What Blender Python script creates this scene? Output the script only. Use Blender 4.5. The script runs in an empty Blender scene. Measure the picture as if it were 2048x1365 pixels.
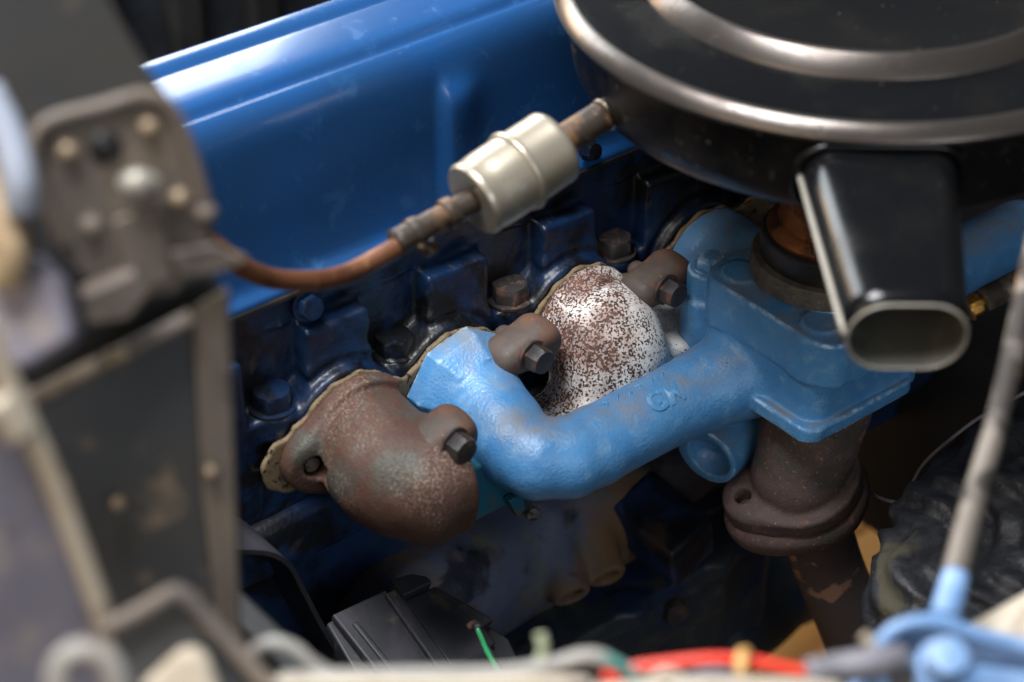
import bpy, bmesh, math, random
import numpy as np
from mathutils import Vector, Matrix

random.seed(7)
rng = np.random.default_rng(7)
S = bpy.context.scene
COL = S.collection

# ------------------------------------------------------------------ camera
# X runs along the engine, -Y points out of the manifold side, Z is up (metres).
FPX = 4200.0
PHI = math.radians(35); PSI = math.radians(51); DIST = 1.25
FW = np.array([math.cos(PSI)*math.cos(PHI), math.sin(PSI)*math.cos(PHI), -math.sin(PHI)])
RT = np.array([math.sin(PSI), -math.cos(PSI), 0.0])
UP = np.cross(RT, FW)
CAM = -DIST*FW
cd = bpy.data.cameras.new('camera'); cam = bpy.data.objects.new('camera', cd); COL.objects.link(cam)
cd.sensor_width = 36.0; cd.lens = FPX/2048*36.0
cd.clip_start = 0.02; cd.clip_end = 60
cam.matrix_world = Matrix(((RT[0], UP[0], -FW[0], CAM[0]), (RT[1], UP[1], -FW[1], CAM[1]), (RT[2], UP[2], -FW[2], CAM[2]), (0, 0, 0, 1)))
cd.dof.use_dof = True; cd.dof.focus_distance = 1.285; cd.dof.aperture_fstop = 4.2
S.camera = cam

# ------------------------------------------------------------------ light
W = bpy.data.worlds.new('World'); S.world = W; W.use_nodes = True
bg = W.node_tree.nodes['Background']; bg.inputs[0].default_value = (0.62, 0.76, 0.95, 1); bg.inputs[1].default_value = 0.10
def area(name, loc, target, size, sizey, power, col):
    l = bpy.data.lights.new(name, 'AREA'); l.shape = 'RECTANGLE'; l.size = size; l.size_y = sizey; l.energy = power; l.color = col
    o = bpy.data.objects.new(name, l); COL.objects.link(o)
    o.location = loc; o.rotation_euler = (Vector(target)-Vector(loc)).to_track_quat('-Z', 'Y').to_euler()
    return o
area('open_hood_daylight', (-0.55, 0.02, 1.95), (0.05, 0, 0), 0.9, 0.9, 90, (0.97, 0.98, 1.0))
area('far_side_daylight', (0.2, 1.95, 1.25), (0.0, 0.1, 0.15), 1.7, 0.9, 60, (0.90, 0.96, 1.0))
area('left_warm_fill', (-2.0, -0.55, 0.95), (0.05, -0.05, -0.05), 1.5, 1.1, 15, (1.0, 0.78, 0.55))  # warm fill lamp added on the left; no doorway is known there
area('sunlit_yard', (0.15, 2.3, 0.68), (0.0, 0.0, 0.15), 1.5, 0.45, 26, (1.0, 0.72, 0.44))
area('wing_side_daylight', (-0.5, -2.0, 0.85), (0.05, -0.05, -0.2), 1.1, 0.6, 9.0, (0.92, 0.97, 1.0))
S.view_settings.view_transform = 'Standard'; S.view_settings.look = 'None'
S.view_settings.exposure = 0.0; S.view_settings.gamma = 1.0
S.cycles.use_denoising = True
S.cycles.max_bounces = 8

# ------------------------------------------------------------------ pixel -> place
def ray(x, y):
    d = FW*FPX + RT*(x-1024) - UP*(y-682.5); return d/np.dot(d, FW)
def aty(x, y, v): d = ray(x, y); return CAM + d*(v-CAM[1])/d[1]
def atx(x, y, v): d = ray(x, y); return CAM + d*(v-CAM[0])/d[0]
def atz(x, y, v): d = ray(x, y); return CAM + d*(v-CAM[2])/d[2]
def atd(x, y, v): return CAM + ray(x, y)*v
def atp(x, y, p0, n):
    d = ray(x, y); return CAM + d*(np.dot(np.asarray(p0)-CAM, n)/np.dot(d, n))

# ------------------------------------------------------------------ materials
def lin(h):
    h = h.lstrip('#'); c = [int(h[i:i+2], 16)/255 for i in (0, 2, 4)]
    return tuple((v/12.92 if v <= .04045 else ((v+.055)/1.055)**2.4) for v in c) + (1,)
MATS = {}
def mat(name, base, rough=.5, metal=0., layers=(), bump=None, coat=0., spec=.5, roughvar=0.):
    """layers: (hex, scale, lo, hi, detail, rough or None[, kind])"""
    m = bpy.data.materials.new(name); m.use_nodes = True; nt = m.node_tree; N = nt.nodes; L = nt.links
    b = N['Principled BSDF']; tc = N.new('ShaderNodeTexCoord'); co = tc.outputs['Object']
    b.inputs['Roughness'].default_value = rough; b.inputs['Metallic'].default_value = metal
    b.inputs['Coat Weight'].default_value = coat; b.inputs['Coat Roughness'].default_value = .08
    b.inputs['Specular IOR Level'].default_value = spec
    colr = None; rgh = None
    base = lin(base)
    prevc = base; prevr = rough; pc = None; pr_ = None
    for i, ly in enumerate(layers):
        hexc, sc, lo, hi, det, rr = ly[:6]; kind = ly[6] if len(ly) > 6 else 'noise'
        mp = N.new('ShaderNodeMapping'); L.new(co, mp.inputs[0]); mp.inputs['Location'].default_value = (i*1.7+.3, i*.9, i*2.3)
        if kind == 'stretch': mp.inputs['Scale'].default_value = (1, 1, .18)
        if kind == 'along': mp.inputs['Scale'].default_value = (.12, 1, 1)
        if kind == 'speck':
            t = N.new('ShaderNodeTexVoronoi'); t.inputs['Scale'].default_value = sc; t.inputs['Randomness'].default_value = 1
            n2 = N.new('ShaderNodeTexNoise'); n2.inputs['Scale'].default_value = sc*1.3; n2.inputs['Detail'].default_value = 3
            L.new(mp.outputs[0], n2.inputs[0])
            mx = N.new('ShaderNodeMixRGB'); mx.inputs[0].default_value = .004 if sc > 200 else .01; L.new(mp.outputs[0], mx.inputs[1]); L.new(n2.outputs['Color'], mx.inputs[2])
            L.new(mx.outputs[0], t.inputs['Vector']); out = t.outputs['Distance']
        else:
            t = N.new('ShaderNodeTexNoise'); t.inputs['Scale'].default_value = sc; t.inputs['Detail'].default_value = det; t.inputs['Roughness'].default_value = .6
            t.inputs['Distortion'].default_value = .3
            L.new(mp.outputs[0], t.inputs['Vector']); out = t.outputs['Fac']
        mr = N.new('ShaderNodeMapRange'); mr.interpolation_type = 'SMOOTHSTEP'
        mr.inputs['From Min'].default_value = lo; mr.inputs['From Max'].default_value = hi
        L.new(out, mr.inputs['Value'])
        fac = mr.outputs[0]
        if kind == 'edge':   # lighter convex edges: chipped paint plus edge highlights put into the colour
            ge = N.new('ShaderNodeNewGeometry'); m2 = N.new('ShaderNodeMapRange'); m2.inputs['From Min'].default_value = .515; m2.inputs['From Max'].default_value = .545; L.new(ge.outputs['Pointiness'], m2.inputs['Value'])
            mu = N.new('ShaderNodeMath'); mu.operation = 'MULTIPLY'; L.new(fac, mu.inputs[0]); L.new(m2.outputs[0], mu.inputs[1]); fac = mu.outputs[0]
        if kind == 'patchy':
            n3 = N.new('ShaderNodeTexNoise'); n3.inputs['Scale'].default_value = 24; n3.inputs['Detail'].default_value = 4; L.new(mp.outputs[0], n3.inputs['Vector'])
            m2 = N.new('ShaderNodeMapRange'); m2.interpolation_type = 'SMOOTHSTEP'; m2.inputs['From Min'].default_value = .42; m2.inputs['From Max'].default_value = .66; L.new(n3.outputs['Fac'], m2.inputs['Value'])
            mu = N.new('ShaderNodeMath'); mu.operation = 'MULTIPLY'; L.new(fac, mu.inputs[0]); L.new(m2.outputs[0], mu.inputs[1]); fac = mu.outputs[0]
        if kind in ('up',):   # settled dust: only where the surface faces up
            ge = N.new('ShaderNodeNewGeometry'); sp = N.new('ShaderNodeSeparateXYZ'); L.new(ge.outputs['Normal'], sp.inputs[0])
            m2 = N.new('ShaderNodeMapRange'); m2.inputs['From Min'].default_value = .45; m2.inputs['From Max'].default_value = .95; L.new(sp.outputs['Z'], m2.inputs['Value'])
            mu = N.new('ShaderNodeMath'); mu.operation = 'MULTIPLY'; L.new(fac, mu.inputs[0]); L.new(m2.outputs[0], mu.inputs[1]); fac = mu.outputs[0]
        mc = N.new('ShaderNodeMixRGB'); L.new(fac, mc.inputs[0])
        if pc is None: mc.inputs[1].default_value = base
        else: L.new(pc, mc.inputs[1])
        mc.inputs[2].default_value = lin(hexc); pc = mc.outputs[0]
        if rr is not None:
            mm = N.new('ShaderNodeMixRGB'); L.new(fac, mm.inputs[0])
            if pr_ is None: mm.inputs[1].default_value = (rough,)*3+(1,)
            else: L.new(pr_, mm.inputs[1])
            mm.inputs[2].default_value = (rr,)*3+(1,); pr_ = mm.outputs[0]
    if pc is None: b.inputs['Base Color'].default_value = base
    else: L.new(pc, b.inputs['Base Color'])
    if pr_ is not None: L.new(pr_, b.inputs['Roughness'])
    if bump:
        prev = None
        for (sc, st, dist) in bump:
            t = N.new('ShaderNodeTexNoise'); t.inputs['Scale'].default_value = sc; t.inputs['Detail'].default_value = 4; L.new(co, t.inputs['Vector'])
            bu = N.new('ShaderNodeBump'); bu.inputs['Strength'].default_value = st; bu.inputs['Distance'].default_value = dist
            L.new(t.outputs['Fac'], bu.inputs['Height'])
            if prev is not None: L.new(prev, bu.inputs['Normal'])
            prev = bu.outputs[0]
        L.new(prev, b.inputs['Normal'])
    MATS[name] = m
    return m

mat('cover_blue', '#20497a', .22, layers=[('#1a4b84', 9, .45, .7, 3, .28), ('#2f5f90', 60, .56, .80, 7, .40), ('#7d776c', 700, .72, .79, 2, .6)], bump=[(22, .05, .003), (140, .03, .001), (700, .05, .0006)], coat=.4)
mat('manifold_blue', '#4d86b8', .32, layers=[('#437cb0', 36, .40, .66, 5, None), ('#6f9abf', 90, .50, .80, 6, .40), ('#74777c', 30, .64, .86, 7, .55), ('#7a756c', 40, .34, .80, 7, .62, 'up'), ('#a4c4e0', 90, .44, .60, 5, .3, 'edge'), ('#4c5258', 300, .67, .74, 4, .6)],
    bump=[(90, .08, .002), (560, .45, .0010)])
mat('letter_blue', '#4f88b8', .36, layers=[('#7a9dbb', 200, .5, .7, 4, .5)], bump=[(560, .4, .001)])
mat('teal_paint', '#1c5c74', .45, layers=[('#2a5f6c', 30, .45, .7, 5, .55), ('#5b4a3c', 45, .58, .74, 6, .75)], bump=[(420, .25, .001)])
mat('head_blue', '#0b2444', .42, layers=[('#091c36', 16, .40, .65, 4, .38), ('#06080c', 26, .42, .56, 7, .40), ('#3a3530', 55, .60, .74, 6, .6), ('#4b4238', 700, .68, .76, 3, .7)],
    bump=[(60, .25, .003), (380, .3, .0012)])
mat('block_blue', '#142f55', .5, layers=[('#070d16', 20, .45, .62, 5, .5), ('#3a2c20', 26, .56, .72, 6, .8)], bump=[(60, .2, .003), (400, .3, .001)])
mat('block_dusty', '#434b62', .6, layers=[('#6a5036', 11, .38, .60, 4, .85), ('#55574e', 40, .55, .7, 5, .85), ('#0d1424', 18, .50, .62, 5, .5)], bump=[(80, .2, .003), (500, .3, .001)])
mat('pan_dark', '#2a3138', .5, layers=[('#16294a', 14, .48, .6, 4, .45), ('#3c3e38', 50, .50, .7, 6, .75), ('#5a5648', 600, .66, .74, 3, .8)], bump=[(90, .25, .002), (600, .3, .001)])
mat('rust_iron', '#4a3228', .62, layers=[('#42413a', 20, .48, .62, 5, .55), ('#4e2e22', 24, .48, .66, 6, .8), ('#877466', 640, .46, .68, 5, .8, 'patchy'), ('#2c2220', 620, .52, .72, 5, .8)], bump=[(160, .3, .0016), (700, .4, .001)])
mat('rust_plum', '#4e3e3c', .75, layers=[('#3a3431', 30, .45, .62, 5, .7), ('#7a5244', 90, .58, .72, 6, .85), ('#8a6e5c', 420, .60, .72, 4, .85)], bump=[(200, .3, .0016), (800, .35, .0008)])
def flaked():
    m = mat('flaked_white', '#d9d4cc', .7, bump=[(420, .4, .0012), (900, .3, .0008)]); nt = m.node_tree; N = nt.nodes; L = nt.links
    b = N['Principled BSDF']; tc = [n for n in N if n.type == 'TEX_COORD'][0]; co = tc.outputs['Object']
    def noise(sc, det, rough=.6):
        t = N.new('ShaderNodeTexNoise'); t.inputs['Scale'].default_value = sc; t.inputs['Detail'].default_value = det; t.inputs['Roughness'].default_value = rough; L.new(co, t.inputs[0]); return t.outputs['Fac']
    def math_(op, a, c):
        n = N.new('ShaderNodeMath'); n.operation = op
        for k, q in enumerate((a, c)):
            if isinstance(q, (int, float)): n.inputs[k].default_value = q
            else: L.new(q, n.inputs[k])
        return n.outputs[0]
    def ramp(v, lo, hi):
        n = N.new('ShaderNodeMapRange'); n.interpolation_type = 'SMOOTHSTEP'; n.inputs['From Min'].default_value = lo; n.inputs['From Max'].default_value = hi; L.new(v, n.inputs['Value']); return n.outputs[0]
    def mix(f, a, c):
        n = N.new('ShaderNodeMixRGB'); L.new(f, n.inputs[0])
        for k, q in ((1, a), (2, c)):
            if isinstance(q, str): n.inputs[k].default_value = lin(q)
            else: L.new(q, n.inputs[k])
        return n.outputs[0]
    big = noise(26, 3)
    base = mix(ramp(noise(55, 4), .42, .62), '#dcdad6', '#c0aea2')
    base = mix(ramp(big, .40, .56), base, '#8c7870')
    base = mix(ramp(noise(18, 4), .60, .72), base, '#7a5648')
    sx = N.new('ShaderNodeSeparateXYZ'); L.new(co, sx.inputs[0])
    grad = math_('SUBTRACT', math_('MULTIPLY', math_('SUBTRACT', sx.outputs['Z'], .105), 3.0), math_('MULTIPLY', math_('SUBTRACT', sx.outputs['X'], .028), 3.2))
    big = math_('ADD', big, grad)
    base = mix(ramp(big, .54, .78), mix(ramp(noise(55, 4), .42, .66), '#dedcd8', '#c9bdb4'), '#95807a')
    base = mix(ramp(noise(30, 5), .64, .76), base, '#8a6250')
    clump = noise(120, 3)
    sp = math_('ADD', math_('ADD', noise(600, 2.5, .55), math_('MULTIPLY', math_('SUBTRACT', clump, .5), .26)), math_('MULTIPLY', math_('SUBTRACT', big, .5), .42))
    c = mix(ramp(sp, .548, .608), base, mix(ramp(noise(200, 2), .4, .6), '#36251f', '#5e3d2e'))
    L.new(c, b.inputs['Base Color'])
flaked()
mat('clamp_iron', '#483e38', .62, layers=[('#5e4233', 34, .40, .60, 5, .8), ('#33363b', 60, .52, .7, 5, .6), ('#8c7a5c', 300, .66, .76, 3, .8)], bump=[(250, .3, .0012)])
mat('bolt_rust', '#2f2a2a', .55, layers=[('#5a4034', 120, .50, .66, 5, .8), ('#2b2a2c', 200, .52, .66, 4, .5)], bump=[(500, .3, .0008)])
mat('bolt_steel', '#8d8a84', .4, .7, layers=[('#4b443c', 180, .5, .65, 4, .7)])
mat('gasket_tan', '#74634a', .8, layers=[('#5c4c36', 90, .48, .66, 4, .8), ('#15120e', 330, .60, .64, 2, .8)], bump=[(500, .3, .0006)])
mat('black_paint', '#0b0c0e', .20, layers=[('#12110f', 20, .45, .7, 5, .30), ('#3c352c', 60, .66, .80, 6, .75), ('#6d5a48', 420, .70, .77, 3, .8)], bump=[(30, .03, .002), (500, .025, .0008)], spec=.35)
mat('bowl_paint', '#0d0d0e', .28, layers=[('#1c1916', 14, .45, .7, 6, .45), ('#4c4236', 50, .56, .78, 7, .8), ('#7a6652', 260, .64, .74, 4, .8)], bump=[(50, .08, .002), (500, .15, .0008)])
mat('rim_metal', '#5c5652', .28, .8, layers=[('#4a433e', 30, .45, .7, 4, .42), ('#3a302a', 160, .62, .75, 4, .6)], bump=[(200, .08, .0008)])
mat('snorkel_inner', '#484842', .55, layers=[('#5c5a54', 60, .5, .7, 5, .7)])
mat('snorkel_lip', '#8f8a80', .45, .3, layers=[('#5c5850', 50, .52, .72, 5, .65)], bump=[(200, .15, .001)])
mat('bronze', '#7a4a24', .45, .6, layers=[('#4a2c18', 60, .45, .62, 5, .6), ('#a8682f', 50, .58, .7, 4, .45), ('#1e1612', 90, .58, .68, 5, .6)], bump=[(200, .25, .0015)])
mat('insulator_grey', '#55524a', .7, layers=[('#3c3a34', 60, .45, .65, 5, .8), ('#6b6456', 200, .58, .7, 4, .8)], bump=[(400, .25, .001)])
mat('carb_black', '#1c1b1a', .45, layers=[('#34281e', 50, .5, .66, 5, .6)], bump=[(300, .2, .001)])
mat('filter_metal', '#a39a8a', .36, .62, layers=[('#94825f', 34, .52, .76, 5, .5), ('#b8b2a6', 40, .54, .7, 4, .32), ('#75664e', 240, .64, .74, 4, .6)], bump=[(90, .06, .001), (500, .06, .0005)])
mat('hose_brown', '#2e241c', .5, layers=[('#5e4226', 60, .48, .66, 5, .55), ('#7d6850', 200, .60, .7, 4, .75)], bump=[(300, .2, .001)])
mat('copper', '#6e4630', .45, .45, layers=[('#54321e', 50, .45, .65, 4, .5), ('#8a6040', 90, .56, .7, 4, .45)], bump=[(300, .08, .0008)])
mat('dusty_dark', '#33363a', .6, layers=[('#3a3835', 14, .42, .68, 5, .75), ('#6e6050', 34, .58, .74, 5, .8), ('#8a7356', 130, .70, .78, 3, .8)], bump=[(60, .15, .002), (400, .2, .001)])
mat('dusty_brown', '#5f554d', .62, layers=[('#756858', 22, .45, .68, 5, .75), ('#3e3834', 34, .54, .7, 5, .7), ('#8d7254', 90, .64, .76, 4, .8)], bump=[(60, .15, .002), (400, .2, .001)])
mat('fender_grey', '#6c6975', .42, layers=[('#8a8078', 30, .48, .7, 5, .6), ('#5a5658', 60, .58, .74, 4, .6)], bump=[(200, .08, .001)])
mat('cream', '#a89d8c', .5, layers=[('#94846e', 40, .5, .68, 5, .65)], bump=[(200, .1, .001)])
mat('rivet_tan', '#857560', .45, .3, layers=[('#7a6650', 200, .5, .65, 4, .6)])
mat('pale_grey', '#8e95a3', .45)
mat('beige', '#a08c6c', .55, layers=[('#85715a', 60, .5, .65, 4, .6)])
mat('grey_hose', '#86847e', .55, layers=[('#6c6660', 60, .45, .65, 5, .6)], bump=[(200, .1, .001)])
mat('sleeve_grey', '#6c6a72', .5, layers=[('#58565c', 60, .45, .65, 5, .6)])
mat('red_wire', '#e0402e', .38, layers=[('#e05a44', 60, .5, .7, 3, .42)])
mat('teal_wire', '#4f7f78', .45)
mat('green_wire', '#2f8a5a', .4, layers=[('#7a5a38', 300, .58, .68, 3, .6)])
mat('pale_green', '#9aa184', .5)
mat('tan_tie', '#c79a58', .5)
mat('sky_blue_paint', '#6486b0', .4, layers=[('#8aa6cc', 30, .5, .7, 4, .5), ('#7a7068', 60, .60, .76, 6, .7)], bump=[(200, .08, .001)])
mat('rod_rust', '#6c645c', .5, .3, layers=[('#332e2a', 30, .46, .56, 6, .7), ('#8f6f50', 40, .56, .7, 5, .75)], bump=[(200, .2, .001)])
mat('rubber_black', '#222327', .5, layers=[('#2e2f33', 60, .45, .65, 5, .55), ('#4a4638', 12, .58, .66, 4, .85), ('#5c584a', 500, .66, .74, 3, .85)], bump=[(30, .3, .006), (140, .5, .003), (500, .3, .001)])
mat('plastic_dark', '#26262a', .55, layers=[('#34323a', 30, .45, .68, 5, .65), ('#4e4636', 46, .60, .74, 5, .8), ('#6a6252', 600, .70, .77, 3, .8)], bump=[(300, .2, .001)])
mat('brass', '#b08038', .4, .7, layers=[('#7a5626', 120, .5, .65, 3, .5)])
mat('pipe_rust', '#4e4242', .75, layers=[('#5e4844', 40, .5, .66, 5, .8), ('#a07a64', 20, .572, .600, 7, .85), ('#6d5648', 300, .64, .72, 4, .85)], bump=[(300, .3, .001)])
mat('bay_dark', '#101214', .7, layers=[('#1c1e20', 12, .45, .65, 4, .8)])
mat('bay_grey', '#2a3038', .6, layers=[('#1a1e24', 10, .45, .65, 4, .7)])
mat('wood_floor', '#b98a4c', .7, layers=[('#96683a', 12, .45, .7, 5, .75, 'along')])
mat('aged_paint', '#8a7a9a', .5)

# ------------------------------------------------------------------ scene graph helpers
ORI = {}
def thing(name, label, cat, loc=(0, 0, 0), group=None, kind=None):
    o = bpy.data.objects.new(name, None); COL.objects.link(o); o.empty_display_size = .01
    o.location = loc; ORI[o.name] = np.array(loc, float)
    o['label'] = label; o['category'] = cat
    if group: o['group'] = group
    if kind: o['kind'] = kind
    return o
def obj(name, V, Fc, m, parent=None, smooth=True, label=None, cat=None, group=None, kind=None, origin=None, bevel=0, auto=None):
    V = np.asarray(V, float)
    if parent is not None: org = ORI[parent.name]
    else: org = np.asarray(origin if origin is not None else (0, 0, 0), float)
    me = bpy.data.meshes.new(name)
    me.from_pydata((V-org).tolist(), [], [list(map(int, f)) for f in Fc]) if not isinstance(Fc, np.ndarray) else me.from_pydata((V-org).tolist(), [], Fc.tolist())
    me.materials.append(MATS[m])
    o = bpy.data.objects.new(name, me); COL.objects.link(o)
    if smooth: me.shade_smooth()
    if auto is not None:
        me.shade_smooth(); me.set_sharp_from_angle(angle=math.radians(auto))
    if parent is not None: o.parent = parent
    else: o.location = org
    ORI[o.name] = org
    if label: o['label'] = label
    if cat: o['category'] = cat
    if group: o['group'] = group
    if kind: o['kind'] = kind
    if bevel:
        bv = o.modifiers.new('bevel', 'BEVEL'); bv.width = bevel; bv.segments = 3; bv.limit_method = 'ANGLE'; bv.angle_limit = math.radians(40)
    return o
def nrm(v): v = np.asarray(v, float); return v/np.linalg.norm(v)
def frame(axis):
    w = nrm(axis); a = np.array([0, 0, 1.]) if abs(w[2]) < .9 else np.array([1., 0, 0])
    u = nrm(np.cross(a, w)); v = np.cross(w, u); return u, v, w
def crom(pts, n=10):
    P = [np.asarray(p, float) for p in pts]
    P = [2*P[0]-P[1]] + P + [2*P[-1]-P[-2]]; out = []
    for i in range(1, len(P)-2):
        for k in range(n):
            t = k/n; a, b, c, d = P[i-1], P[i], P[i+1], P[i+2]
            out.append(.5*((2*b) + (-a+c)*t + (2*a-5*b+4*c-d)*t*t + (-a+3*b-3*c+d)*t**3))
    out.append(P[-2]); return out
def tube(pts, r, n=16, sub=8, flat=1.0, upv=None):
    """swept tube; r scalar or list at control points; flat squashes one axis"""
    ctrl = len(pts)
    path = crom(pts, sub) if sub > 1 else [np.asarray(p, float) for p in pts]
    if np.isscalar(r): R = [r]*len(path)
    else: R = np.interp(np.linspace(0, ctrl-1, len(path)), range(ctrl), r)
    V = []; Fc = []
    t0 = nrm(path[1]-path[0]); u, v, w = frame(t0)
    if upv is not None: v = nrm(np.asarray(upv)-np.dot(upv, t0)*t0); u = np.cross(v, t0)
    for i, p in enumerate(path):
        t = nrm(path[min(i+1, len(path)-1)]-path[max(i-1, 0)])
        u = nrm(u-np.dot(u, t)*t); v = np.cross(t, u)
        for k in range(n):
            a = 2*math.pi*k/n; V.append(p + R[i]*(math.cos(a)*u + flat*math.sin(a)*v))
    m = len(path)
    for i in range(m-1):
        for k in range(n):
            a = i*n+k; b = i*n+(k+1) % n; Fc.append((a, b, b+n, a+n))
    Fc.append(tuple(range(n-1, -1, -1))); Fc.append(tuple((m-1)*n+k for k in range(n)))
    return V, Fc
def lathe(profile, axis_o, axis_d, n=64, closed=False, caps=True):
    u, v, w = frame(axis_d); o = np.asarray(axis_o, float); V = []; Fc = []
    for (r, h) in profile:
        for k in range(n):
            a = 2*math.pi*k/n; V.append(o + w*h + r*(math.cos(a)*u+math.sin(a)*v))
    m = len(profile)
    for i in range(m-1):
        for k in range(n):
            a = i*n+k; b = i*n+(k+1) % n; Fc.append((a, b, b+n, a+n))
    if caps:
        if profile[0][0] > 1e-5: Fc.append(tuple(range(n-1, -1, -1)))
        if profile[-1][0] > 1e-5: Fc.append(tuple((m-1)*n+k for k in range(n)))
    return V, Fc
def prism(poly, ext):
    P = [np.asarray(p, float) for p in poly]; e = np.asarray(ext, float); n = len(P)
    V = P + [p+e for p in P]
    nn = sum((np.cross(P[i], P[(i+1) % n]) for i in range(n)), np.zeros(3))
    flip = np.dot(nn, e) > 0
    Fc = [tuple(range(n)), tuple(range(2*n-1, n-1, -1))] + [(i, i+n, (i+1) % n+n, (i+1) % n) for i in range(n)]
    if flip: Fc = [f[::-1] for f in Fc]
    return V, Fc
def hexbolt(c, axis, r, h, washer=True, rot=0.2, dome=.12):
    """head seated at c pointing along axis"""
    u, v, w = frame(axis); c = np.asarray(c, float); V = []; Fc = []
    def ring(rad, z, n, a0=0, hexy=False):
        s = len(V)
        for k in range(n):
            a = 2*math.pi*k/n; rr = rad
            if hexy:
                b = (a % (math.pi/3))-math.pi/6; rr = rad*math.cos(math.pi/6)/math.cos(b)
            V.append(c+w*z+rr*(math.cos(a+rot)*u+math.sin(a+rot)*v))
        return s
    n = 24; rings = []
    if washer: rings += [ring(r*1.18, 0, n), ring(r*1.18, h*.14, n), ring(r*.98, h*.16, n, hexy=True)]
    else: rings += [ring(r, 0, n, hexy=True)]
    rings += [ring(r, h*.18, n, hexy=True), ring(r, h*.84, n, hexy=True), ring(r*.86, h, n), ring(r*.5, h*(1+dome*.3), n), ring(r*.05, h*(1+dome*.4), n)]
    for a, b in zip(rings, rings[1:]):
        for k in range(n): Fc.append((a+k, a+(k+1) % n, b+(k+1) % n, b+k))
    Fc.append(tuple(rings[0]+k for k in range(n-1, -1, -1))); Fc.append(tuple(rings[-1]+k for k in range(n)))
    return V, Fc

# ------------------------------------------------------------------ signed-distance castings -> mesh
def smin(a, b, k):
    h = np.clip(.5+.5*(b-a)/k, 0, 1); return b*(1-h)+a*h-k*h*(1-h)
def smax(a, b, k): return -smin(-a, -b, k)
class G:
    def __init__(s, x, y, z): s.x, s.y, s.z = x, y, z
def cap(g, a, b, ra, rb=None):
    rb = ra if rb is None else rb; a = np.asarray(a, float); d = np.asarray(b, float)-a; L2 = float(d@d)
    px, py, pz = g.x-a[0], g.y-a[1], g.z-a[2]
    t = np.clip((px*d[0]+py*d[1]+pz*d[2])/L2, 0, 1)
    return np.sqrt((px-t*d[0])**2+(py-t*d[1])**2+(pz-t*d[2])**2)-(ra+(rb-ra)*t)
def chain(g, pts, rs, k=.004):
    if np.isscalar(rs): rs = [rs]*len(pts)
    f = None
    for i in range(len(pts)-1):
        c = cap(g, pts[i], pts[i+1], rs[i], rs[i+1]); f = c if f is None else smin(f, c, k)
    return f
def rbox(g, c, h, r=.004, axes=None):
    x, y, z = g.x-c[0], g.y-c[1], g.z-c[2]
    if axes is not None:
        A = [nrm(a) for a in axes]
        x, y, z = [x*a[0]+y*a[1]+z*a[2] for a in A]
    qx, qy, qz = np.abs(x)-h[0]+r, np.abs(y)-h[1]+r, np.abs(z)-h[2]+r
    return np.sqrt(np.maximum(qx, 0)**2+np.maximum(qy, 0)**2+np.maximum(qz, 0)**2)+np.minimum(np.maximum(qx, np.maximum(qy, qz)), 0)-r
def rrect(g, c, h, rc, re):
    qx, qy = np.abs(g.x-c[0])-h[0]+rc, np.abs(g.y-c[1])-h[1]+rc
    d2 = np.sqrt(np.maximum(qx, 0)**2+np.maximum(qy, 0)**2)+np.minimum(np.maximum(qx, qy), 0)-rc
    q1, q2 = d2+re, np.abs(g.z-c[2])-h[2]+re
    return np.sqrt(np.maximum(q1, 0)**2+np.maximum(q2, 0)**2)+np.minimum(np.maximum(q1, q2), 0)-re
def cyl(g, a, b, r, rd=.002):
    a = np.asarray(a, float); d = np.asarray(b, float)-a; L = np.linalg.norm(d); d = d/L
    px, py, pz = g.x-a[0], g.y-a[1], g.z-a[2]
    t = px*d[0]+py*d[1]+pz*d[2]
    rad = np.sqrt(np.maximum(px*px+py*py+pz*pz-t*t, 0))
    q1 = rad-r+rd; q2 = np.abs(t-L/2)-L/2+rd
    return np.sqrt(np.maximum(q1, 0)**2+np.maximum(q2, 0)**2)+np.minimum(np.maximum(q1, q2), 0)-rd
def plane(g, p, n):
    n = nrm(n); return (g.x-p[0])*n[0]+(g.y-p[1])*n[1]+(g.z-p[2])*n[2]
def lump(g, s, amp, seed=0):
    """cheap smooth pseudo-noise for uneven castings"""
    r = np.random.default_rng(seed); f = 0
    for i in range(5):
        k = r.normal(size=3); k = k/np.linalg.norm(k)*s*(.7+.35*i); p = r.uniform(0, 6.28)
        f = f+np.sin(g.x*k[0]+g.y*k[1]+g.z*k[2]+p+1.3*np.sin(g.x*k[1]-g.z*k[0]+p))/(1+.5*i)
    return f*amp*.5
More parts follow.
